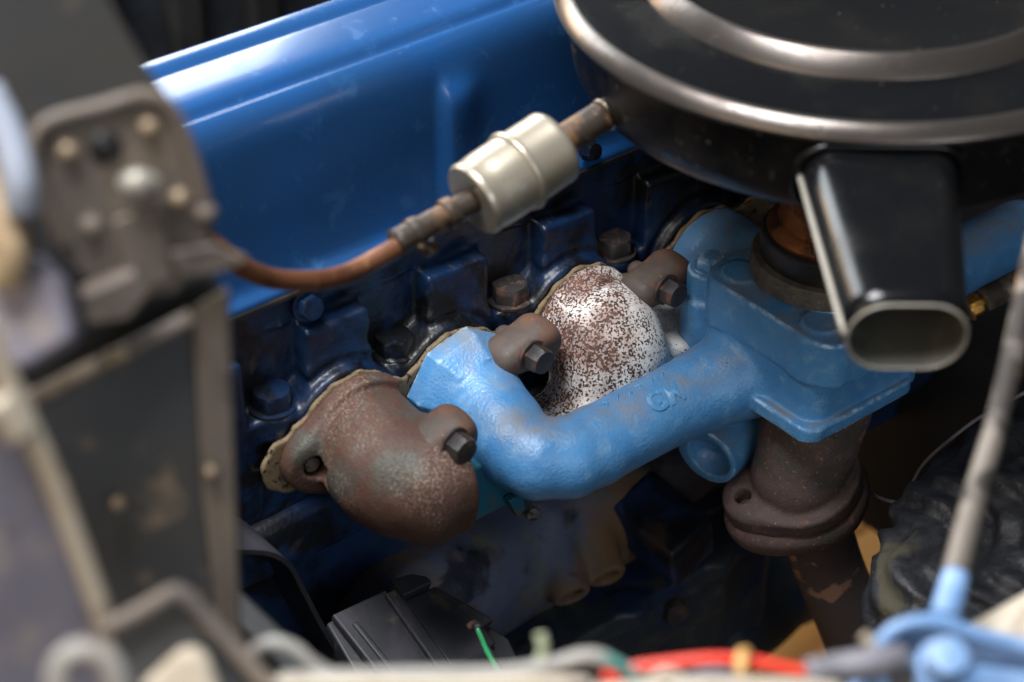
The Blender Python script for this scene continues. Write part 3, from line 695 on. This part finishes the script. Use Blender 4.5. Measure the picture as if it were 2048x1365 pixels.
# rolled lip at the mouth and the crimped side seam
c, w, h, r, sl = outer[-1]
ringp = [c+su*a+sv*b-sd*sl*b for a, b in rsect(w-.0008, h-.0008, r, 8)]
V = []; Fc = []; m_ = len(ringp)
for i in range(m_):
    t = nrm(ringp[(i+1) % m_]-ringp[i-1]); a_ = nrm(np.cross(t, sd)); b_ = np.cross(t, a_)
    for k in range(8):
        q = 2*math.pi*k/8; V.append(ringp[i]+.0008*(math.cos(q)*a_+math.sin(q)*b_))
for i in range(m_):
    for k in range(8): Fc.append((i*8+k, i*8+(k+1) % 8, ((i+1) % m_)*8+(k+1) % 8, ((i+1) % m_)*8+k))
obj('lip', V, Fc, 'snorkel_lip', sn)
seam = []
for (c, w, h, r, sl) in outer[3:]: seam.append(c+su*(w+.0006)*(1 if np.dot(su, RT) < 0 else -1)+sv*h*.10)
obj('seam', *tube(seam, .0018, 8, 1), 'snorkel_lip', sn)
bs = rsect(.0415, .0200, .0160, 8); c0 = A0+sd*.010
ringp = [c0+su*a+sv*b for a, b in bs]
V = []; Fc = []; m_ = len(ringp)
for i in range(m_):
    t = nrm(ringp[(i+1) % m_]-ringp[i-1]); a_ = nrm(np.cross(t, sd)); b_ = np.cross(t, a_)
    for k in range(8):
        q = 2*math.pi*k/8; V.append(ringp[i]+.0024*(math.cos(q)*a_+math.sin(q)*b_))
for i in range(m_):
    for k in range(8): Fc.append((i*8+k, i*8+(k+1) % 8, ((i+1) % m_)*8+(k+1) % 8, ((i+1) % m_)*8+k))
obj('base_bead', V, Fc, 'black_paint', sn)

# ================================================================== FUEL FILTER AND LINE
FL = aty(943, 403, -.05); FR = aty(1112, 291, -.05); fa = nrm(FR-FL); FLn = np.linalg.norm(FR-FL)
ffl = thing('fuel_filter', 'dull silver inline fuel filter canister with beaded seam', 'fuel filter', (FL+FR)/2)
R_ = .0212
pr1 = [(.0001, .0015), (.008, .0010), (R_*.80, .0), (R_*.93, .0003), (R_*.985, .0022), (R_*.985, .004), (R_*.965, .0055), (R_, .012), (R_*1.01, FLn*.50)]
pr2 = [(R_*1.01, FLn*.50-.0006), (R_*1.07, FLn*.50), (R_*1.10, FLn*.50+.002), (R_*1.07, FLn*.50+.004), (R_*1.00, FLn*.50+.0046), (R_*.99, FLn*.9), (R_*1.0, FLn*.93), (R_*.99, FLn*.965), (R_*.93, FLn*.99), (R_*.7, FLn), (.0001, FLn)]
obj('inlet_shell', *lathe(pr1, FL, fa, 64), 'filter_metal', ffl, auto=50)
obj('outlet_shell', *lathe(pr2, FL, fa, 64), 'filter_metal', ffl, auto=50)
u, v, w = frame(fa)
obj('vent_dimple', *lathe([(.0001, -.0006), (.0016, -.0006), (.0016, .0008)], FL+v*.0125-u*.004, fa, 16), 'carb_black', ffl)
hz = thing('fuel_hose', 'short brown rubber hose with wire clamp between copper line and filter', 'hose', aty(860, 447, -.05))
H0 = FL+fa*.001; H1 = aty(790, 487, -.05)
V, Fc = tube([H0, H0*.6+H1*.4, H1], [.0066, .0066, .0072], 20, 8); obj('tube', V, Fc, 'hose_brown', hz)
ha = nrm(H1-H0)
for d_, r_ in ((.013, .0078), (.034, .0083)):
    c = H0+ha*(np.linalg.norm(H1-H0)-d_*1.0) if d_ < .03 else H0+ha*.016
    obj('band', *lathe([(r_*.86, -.003), (r_, -.003), (r_*1.03, -.0015), (r_*1.03, .0015), (r_, .003), (r_*.86, .003)], c, ha, 28), 'hose_brown', hz, auto=50)
c = aty(846, 488, -.052)
obj('clamp_ear', *tube([aty(832, 470, -.052), aty(842, 488, -.056), aty(852, 505, -.056), aty(868, 497, -.052), aty(862, 480, -.050)], .0026, 10, 6), 'hose_brown', hz)
oh = thing('outlet_hose', 'short dark rubber hose from filter to carburettor under the air cleaner', 'hose', FR)
E1 = aty(1206, 232, -.05)
V, Fc = tube([FR-fa*.002, FR*.5+E1*.5, E1], .0088, 20, 6); obj('tube', V, Fc, 'hose_brown', oh)
obj('cuff', *lathe([(.006, 0), (.0092, 0), (.0096, .001), (.0092, .002), (.006, .002)], E1, fa, 24), 'filter_metal', oh)
obj('nipple', *lathe([(.0048, 0), (.0048, .05)], E1, nrm(fa+np.array([.3, -.1, -.1])), 20), 'brass', oh)
cu = [aty(800, 490, -.05), aty(770, 508, -.0505), aty(700, 545, -.051), aty(640, 560, -.052), aty(560, 560, -.053), aty(500, 542, -.054), aty(455, 512, -.055), aty(400, 470, -.056)]
V, Fc = tube(cu, .0052, 20, 8); obj('copper_fuel_line', V, Fc, 'copper', label='curved brown copper fuel line in front of valve cover', cat='fuel line', origin=cu[3])

# ================================================================== RIGHT SIDE
# black wrapped boot
bt = thing('rubber_boot', 'crumpled black rubber boot with dried mud at the lower right', 'rubber boot', atd(1960, 1150, 1.28))
b1, b2, b3, b4 = atd(1850, 1230, 1.20), atd(1930, 1080, 1.26), atd(2030, 960, 1.32), atd(2110, 900, 1.34)
def f_boot(g):
    f = chain(g, [b1, b2, b3, b4], [.034, .040, .038, .036], .02)
    f = smin(f, cap(g, atd(1990, 1200, 1.2), atd(2120, 1010, 1.25), .03), .016)
    f = smin(f, cap(g, atd(1830, 1120, 1.22), atd(1900, 960, 1.3), .013, .007), .012)
    w_ = np.sin((g.x*1.0+g.z*1.4-g.y*.5)*190+3*np.sin(g.y*60+g.x*40))*.0022
    return f+w_+lump(g, 75, .0045, 41)+lump(g, 210, .0015, 42)
bl = np.min([b1, b2, b3, b4], axis=0)-.07; bh = np.max([b1, b2, b3, b4], axis=0)+.07
V, Fc = netmesh(f_boot, bl, bh, .0026); obj('cover', V, Fc, 'rubber_black', bt)
# mud-splashed strap on the boot
st = [atd(1790, 1215, 1.165), atd(1815, 1130, 1.18), atd(1880, 1020, 1.22), atd(1930, 970, 1.235)]
# thin bent cable
cw = [atd(1680, 955, 1.36), atd(1720, 972, 1.35), atd(1770, 1000, 1.34), atd(1812, 1002, 1.33), atd(1826, 965, 1.33), atd(1850, 925, 1.32), atd(1900, 880, 1.3), atd(1960, 835, 1.28), atd(2060, 780, 1.26)]
V, Fc = tube(cw, .0012, 8, 8); obj('thin_cable', V, Fc, 'sleeve_grey', label='thin bent grey cable in the dark gap behind the exhaust outlet', cat='cable', origin=cw[3])
# brass fitting and its hose
bf = thing('brass_fitting', 'small brass fitting with grey hose end right of the snorkel', 'fitting', atd(1950, 612, 1.2))
f0 = atd(1936, 618, 1.2); f1 = atd(1968, 600, 1.2); f2 = atd(2080, 545, 1.2); fd = nrm(f2-f1)
obj('nut', *hexbolt(f0, fd, .0065, .008, rot=.1), 'brass', bf, auto=35)
obj('stem', *tube([f0, f1+fd*.004], .0036, 14, 1), 'brass', bf)
obj('hose_end', *tube([f1, f1+fd*.02, f2], .0072, 20, 4), 'rod_rust', bf)
obj('wing', *prism([f0+np.array(q) for q in ((0, 0, -.002), (.004, 0, -.010), (.010, .002, -.009), (.010, .002, -.001))], (.0, .004, 0)), 'brass', bf, smooth=False, bevel=.001)
# diagonal rod in the foreground
rd = thing('support_rod', 'rust-stained support rod rising from the pale blue bracket', 'rod', atd(1890, 1230, .86))
V, Fc = tube([atd(2075, 470, .97), atd(2005, 800, .93), atd(1945, 1010, .90), atd(1888, 1240, .86)], [.0052, .0052, .0055, .0058], 18, 6); obj('shaft', V, Fc, 'rod_rust', rd)
obj('socket', *tube([atd(1912, 1150, .872), atd(1900, 1195, .866), atd(1888, 1240, .86)], [.0058, .0064, .0066], 18, 4), 'sky_blue_paint', rd)
# pale blue bracket
bb = thing('hood_prop_bracket', 'pale blue painted bracket at the foot of the support rod', 'bracket', atd(1900, 1330, .80))
V, Fc = prism([atd(x, y, .826) for x, y in ((1690, 1430), (1735, 1325), (1775, 1275), (1815, 1252), (1880, 1248), (1950, 1272), (2090, 1305), (2090, 1430))], FW*.004); obj('plate', V, Fc, 'sky_blue_paint', bb, smooth=False, bevel=.0012)
V, Fc = tube([atd(1690, 1430, .820), atd(1735, 1325, .820), atd(1775, 1272, .820), atd(1815, 1250, .820), atd(1880, 1246, .820), atd(1950, 1270, .820), atd(2090, 1303, .820)], .0032, 14, 8); obj('rim', V, Fc, 'sky_blue_paint', bb)
V, Fc = prism([atd(x, y, .812) for x, y in ((1960, 1335), (2090, 1352), (2090, 1430), (1940, 1430))], FW*.006); obj('tab', V, Fc, 'sky_blue_paint', bb, smooth=False, bevel=.0015)
obj('slot', *prism([atd(x, y, .8252) for x, y in ((1778, 1352), (1800, 1330), (1830, 1336), (1828, 1400), (1775, 1400))], FW*.0006), 'carb_black', bb, smooth=False)
obj('bolt', *hexbolt(atd(1885, 1330, .80), -FW+UP*.5, .0085, .012), 'sky_blue_paint', bb, auto=35)
# pale panel edge at the lower right corner
V, Fc = prism([atd(x, y, d) for x, y, d in ((1925, 1262, .90), (2070, 1180, .90), (2070, 1330, .88), (1960, 1330, .88))], FW*.006); obj('fender_edge', V, Fc, 'cream', label='pale dusty sheet-metal edge behind the blue bracket', cat='panel edge', smooth=False, bevel=.002, origin=atd(2000, 1330, .88))

# ================================================================== LOWER LEFT
bx = thing('control_box', 'dark plastic ribbed control box below the front exhaust branch', 'control box', atd(850, 1330, 1.30))
ub = np.array([1., 0, 0]); vb = nrm((0, -.93, -.36)); wb = np.cross(ub, vb)
if wb[2] < 0: wb = -wb
c0 = atd(660, 1240, 1.27)
def bxp(x, y): return atp(x, y, c0, wb)
def slab(name, pts, hgt, dep, m='plastic_dark'):
    V, Fc = prism([bxp(x, y)+wb*hgt for x, y in pts], -wb*dep); return obj(name, V, Fc, m, bx, smooth=False, bevel=.0015)
slab('base', [(655, 1240), (775, 1180), (880, 1180), (1020, 1270), (1090, 1420), (760, 1420)], -.004, .06)
slab('lid', [(662, 1236), (770, 1186), (905, 1400), (790, 1400)], .004, .006)
slab('rib', [(765, 1200), (790, 1188), (940, 1400), (905, 1400)], .0075, .012)
slab('lid', [(798, 1212), (868, 1180), (985, 1246), (955, 1268), (985, 1310), (1015, 1360), (985, 1400), (945, 1400)], .005, .008)
slab('rim', [(700, 1255), (712, 1250), (835, 1400), (815, 1400)], .0055, .004)
slab('cap', [(775, 1180), (815, 1166), (845, 1172), (858, 1184), (800, 1212)], .012, .012)
slab('terminal', [(935, 1270), (965, 1256), (990, 1290), (965, 1312)], .003, .01)
slab('terminal', [(968, 1318), (985, 1308), (1006, 1340), (990, 1350)], .004, .01)
gw = [atd(952, 1252, 1.24), atd(962, 1275, 1.235), atd(975, 1305, 1.22), atd(998, 1345, 1.2)]
V, Fc = tube(gw, .0017, 10, 6); obj('green_wire', V, Fc, 'green_wire', label='short green wire at the corner of the control box', cat='wire', origin=gw[0])
obj('wire_terminal', *tube([atd(938, 1254, 1.245), atd(950, 1249, 1.243), atd(957, 1258, 1.238)], .0028, 10, 4), 'bolt_rust', label='small rusty ring terminal on the green wire', cat='terminal', origin=gw[0])
# dark curved strap
s0 = [(380, 1105), (480, 1100), (545, 1105), (585, 1130), (612, 1180), (660, 1270), (740, 1400)]
pts = [aty(x, y, .0) for x, y in s0]; path = crom(pts, 8)
V = []; Fc = []
for i, p in enumerate(path):
    t = nrm(path[min(i+1, len(path)-1)]-path[max(0, i-1)]); nn = nrm(np.cross(t, (0, 1, 0)))
    for a, b in ((0, 0), (.045, 0), (.045, .003), (0, .003)): V.append(p+np.array([0, a, 0])-nn*b)
for i in range(len(path)-1):
    for k in range(4): Fc.append((i*4+k, i*4+(k+1) % 4, i*4+4+(k+1) % 4, i*4+4+k))
Fc += [(3, 2, 1, 0), tuple(len(V)-4+k for k in range(4))]
obj('curved_strap', V, Fc, 'plastic_dark', auto=40, label='dark curved steel strap beside the control box', cat='strap', origin=pts[3])

# ================================================================== LEFT FOREGROUND
NB = nrm((-math.cos(PSI+.35), -math.sin(PSI+.35), .25))
PB = atd(280, 500, .80)
br = thing('mounting_bracket', 'dusty brown pressed-steel mounting bracket with bolts at the left', 'bracket', atd(280, 600, .80))
def bp(x, y, off=0.): return atp(x, y, PB+NB*off, NB)
def plate(name, pts, off, th, m, parent, bevel=.0015):
    V, Fc = prism([bp(x, y, off) for x, y in pts], -NB*th); return obj(name, V, Fc, m, parent, smooth=False, bevel=bevel)
plate('upper_plate', [(-80, -80), (175, -80), (240, 40), (300, 140), (352, 215), (388, 275), (410, 360), (425, 430), (432, 480), (445, 545), (300, 600), (170, 640), (110, 620), (70, 440), (55, 290), (-80, 250)], 0, .006, 'dusty_dark', br)
plate('face_plate', [(95, 250), (285, 200), (345, 240), (385, 330), (410, 430), (425, 500), (350, 590), (215, 600), (130, 520), (90, 400)], .0035, .003, 'dusty_brown', br)
obj('rim', *tube([bp(x, y, .004) for x, y in ((135, 500), (90, 400), (68, 300), (95, 245), (200, 215), (290, 192), (345, 225), (385, 320), (412, 420))], .0030, 12, 6), 'dusty_brown', br)
for (x, y, r, m) in ((135, 302, .0036, 'rivet_tan'), (296, 254, .0036, 'rivet_tan'), (358, 396, .0036, 'rivet_tan'), (182, 452, .004, 'dusty_brown'), (410, 425, .004, 'dusty_brown')):
    obj('rivet', *lathe([(r*1.2, 0), (r*1.15, .001), (r, .0035), (r*.6, .005), (.0001, .0055)], bp(x, y, .003), NB, 20), m, br)
obj('wing_nut', *tube([bp(245, 375, .010), bp(275, 368, .012), bp(312, 372, .010)], [.0042, .0062, .0042], 14, 5), 'snorkel_lip', br)
obj('slot', *lathe([(.0062, .0), (.0062, .0008), (.0001, .0008)], bp(210, 295, .0036), NB, 20), 'carb_black', br)
plate('strap', [(225, 440), (320, 410), (350, 560), (260, 600)], .009, .003, 'dusty_brown', br)
plate('ledge', [(165, 590), (270, 545), (300, 590), (260, 640), (175, 655)], .016, .012, 'dusty_brown', br)
plate('tongue', [(340, 505), (430, 490), (500, 520), (455, 545), (360, 560)], .010, .004, 'dusty_brown', br)
plate('hollow_dark', [(30, 560), (340, 520), (440, 560), (455, 640), (440, 760), (90, 860), (30, 780)], -.022, .003, 'bay_dark', br)  # dark sheet standing in for the shade inside the bracket's hollow
plate('lower_plate', [(60, 800), (370, 640), (462, 590), (470, 900), (486, 1290), (480, 1420), (300, 1420), (225, 1245), (120, 930)], -.004, .004, 'dusty_dark', br)
obj('upper_lip', *tube([bp(40, 812, .003), bp(130, 765, .003), bp(260, 700, .003), bp(385, 635, .003)], .0036, 12, 5), 'dusty_brown', br)
plate('side_strip', [(385, 620), (458, 575), (466, 800), (476, 1100), (486, 1300), (440, 1300), (408, 1000), (395, 800)], .0, .003, 'dusty_brown', br)
for (x, y, r, m) in ((235, 1005, .0026, 'rivet_tan'), (420, 942, .0026, 'rivet_tan'), (226, 714, .0030, 'rivet_tan'), (246, 706, .0030, 'rivet_tan')):
    obj('rivet', *lathe([(r*1.2, 0), (r, .0025), (r*.6, .004), (.0001, .0042)], bp(x, y, .001 if y > 720 else .006), NB, 18), m, br)
# fender skin, lower left
fe = thing('wing_panel', 'pale lavender-grey fender panel edge in the left foreground', 'fender panel', atd(80, 1300, .72))
PF = atd(80, 1000, .735); 
def fp(x, y, off=0.): return atp(x, y, PF+NB*off, NB)
V, Fc = prism([fp(x, y) for x, y in ((-80, 560), (-10, 690), (60, 850), (120, 985), (205, 1225), (275, 1420), (-80, 1420))], -NB*.003); obj('skin', V, Fc, 'fender_grey', fe, smooth=False, bevel=.001)
obj('edge_bead', *tube([fp(x, y, .002) for x, y in ((-40, 640), (5, 740), (55, 850), (115, 985), (205, 1232), (275, 1420))], .0042, 14, 6), 'cream', fe)
obj('clip', *tube([fp(-10, 800, .006), fp(20, 840, .006), fp(40, 870, .006)], .006, 14, 5), 'cream', fe)
V, Fc = prism([atd(x, y, .76) for x, y in ((-60, 540), (60, 500), (120, 560), (150, 680), (60, 735), (-60, 760))], FW*.02); obj('hinge_block', V, Fc, 'fender_grey', smooth=False, bevel=.004, label='blurred grey hinge block above the fender panel', cat='hinge block', origin=atd(50, 700, .77))
ph = [atd(-30, 180, .74), atd(15, 270, .74), atd(40, 360, .74), atd(45, 420, .745)]
obj('pale_hose', *tube(ph, .0062, 16, 6), 'pale_grey', label='pale grey hose at the left beside the bracket', cat='hose', origin=ph[0])
ph = [atd(-40, 330, .75), atd(5, 420, .75), atd(20, 500, .75), atd(10, 560, .755)]
obj('tan_hose', *tube(ph, .007, 16, 6), 'beige', label='tan hose at the left above the hinge block', cat='hose', origin=ph[0])
# U-shaped lip
ul = thing('channel_bracket', 'dusty steel channel with raised lip at the bottom left', 'bracket', atd(350, 1340, .74))
obj('lip', *tube([atd(x, y, .74) for x, y in ((205, 1262), (280, 1225), (340, 1190), (362, 1188), (390, 1212), (470, 1300), (560, 1400))], .0034, 14, 6), 'dusty_brown', ul)
V, Fc = prism([atd(x, y, .746) for x, y in ((218, 1262), (350, 1196), (385, 1220), (475, 1318), (540, 1420), (280, 1420))], FW*.004); obj('floor', V, Fc, 'dusty_dark', ul, smooth=False)
V, Fc = prism([atd(x, y, .735) for x, y in ((285, 1365), (350, 1305), (385, 1290), (415, 1320), (450, 1420), (270, 1420))], FW*.01); obj('block', V, Fc, 'cream', ul, smooth=False, bevel=.004)
obj('looped_pipe', *tube([atd(115, 1400, .68), atd(120, 1335, .68), atd(160, 1305, .68), atd(215, 1325, .68), atd(240, 1400, .68)], .0045, 16, 6), 'grey_hose', label='pale grey looped pipe at the bottom left corner', cat='pipe', origin=atd(160, 1360, .68))

# ================================================================== BOTTOM WIRES
def wire(name, pts, r, m, label, cat):
    P = [atd(*p) for p in pts]; V, Fc = tube(P, r, 14, 8); return obj(name, V, Fc, m, label=label, cat=cat, origin=P[0])
wire('looped_hose', [(470, 1400, .80), (492, 1325, .80), (535, 1288, .80), (585, 1297, .80), (625, 1330, .80), (680, 1362, .80)], .0030, 'grey_hose', 'grey hose looping up beside the curved strap', 'hose')
wire('grey_loom', [(560, 1362, .79), (700, 1356, .79), (850, 1353, .79), (1000, 1350, .79), (1100, 1335, .79), (1170, 1316, .79), (1215, 1326, .79), (1250, 1370, .79)], .0036, 'grey_hose', 'grey wiring loom humped along the bottom edge', 'wiring loom')
wire('white_loom', [(450, 1372, .78), (700, 1370, .78), (900, 1374, .78), (1080, 1368, .78), (1180, 1372, .78)], .0032, 'cream', 'off-white wiring loom under the grey loom', 'wiring loom')
wire('teal_wire', [(1210, 1318, .785), (1240, 1332, .785), (1268, 1352, .785), (1300, 1380, .785)], .0024, 'teal_wire', 'teal wire crossing under the red wire', 'wire')
wire('red_wire', [(1225, 1362, .80), (1262, 1340, .80), (1340, 1328, .80), (1430, 1320, .80), (1510, 1326, .80), (1580, 1340, .80), (1650, 1352, .80)], .0024, 'red_wire', 'bright red wire along the bottom edge', 'wire')
wire('pale_wire', [(1050, 1350, .81), (1075, 1330, .81), (1087, 1300, .81), (1080, 1268, .81)], .0022, 'pale_green', 'short pale green wire end curling upward', 'wire')
wire('tan_tie', [(1478, 1380, .79), (1482, 1345, .79), (1484, 1312, .795), (1492, 1308, .80)], .0024, 'tan_tie', 'tan tie wrapped over the red wire', 'tie')
wire('grey_sleeve', [(1615, 1350, .785), (1680, 1338, .785), (1760, 1325, .785), (1800, 1320, .79)], .0060, 'sleeve_grey', 'grey sleeve over the end of the red wire', 'sleeve')
wire('red_stub', [(1206, 1352, .77), (1222, 1356, .77), (1236, 1372, .77)], .0022, 'red_wire', 'small red wire stub beside the teal wire', 'wire')
wire('cream_clip', [(1725, 1272, .80), (1738, 1284, .80), (1745, 1300, .80)], .0022, 'cream', 'small cream clip beside the blue bracket', 'clip')
wire('pale_rail', [(1180, 1395, .76), (1300, 1382, .76), (1450, 1378, .76), (1600, 1380, .76), (1680, 1390, .76)], .0038, 'cream', 'pale rail below the red wire', 'rail')

wire('brown_wire', [(1130, 1378, .775), (1240, 1366, .775), (1330, 1372, .775), (1440, 1358, .775), (1560, 1364, .775)], .0016, 'hose_brown', 'thin brown wire lying under the red wire', 'wire')
wire('lavender_wire', [(1340, 1376, .78), (1400, 1350, .78), (1450, 1348, .78), (1500, 1372, .78)], .0020, 'sleeve_grey', 'lavender-grey wire arching under the red wire', 'wire')
wire('white_wire', [(1290, 1372, .785), (1325, 1346, .785), (1352, 1352, .785), (1390, 1380, .785)], .0020, 'cream', 'short off-white wire arching beside the teal wire', 'wire')
fb = [atz(x, y, .2145) for x, y in ((1294, 50), (1300, 62), (1318, 72), (1350, 70))]
V, Fc = tube(fb, .0004, 6, 6); obj('lint_fibre', V, Fc, 'cream', label='thin pale fibre lying on the black air cleaner lid', cat='fibre', origin=fb[0])
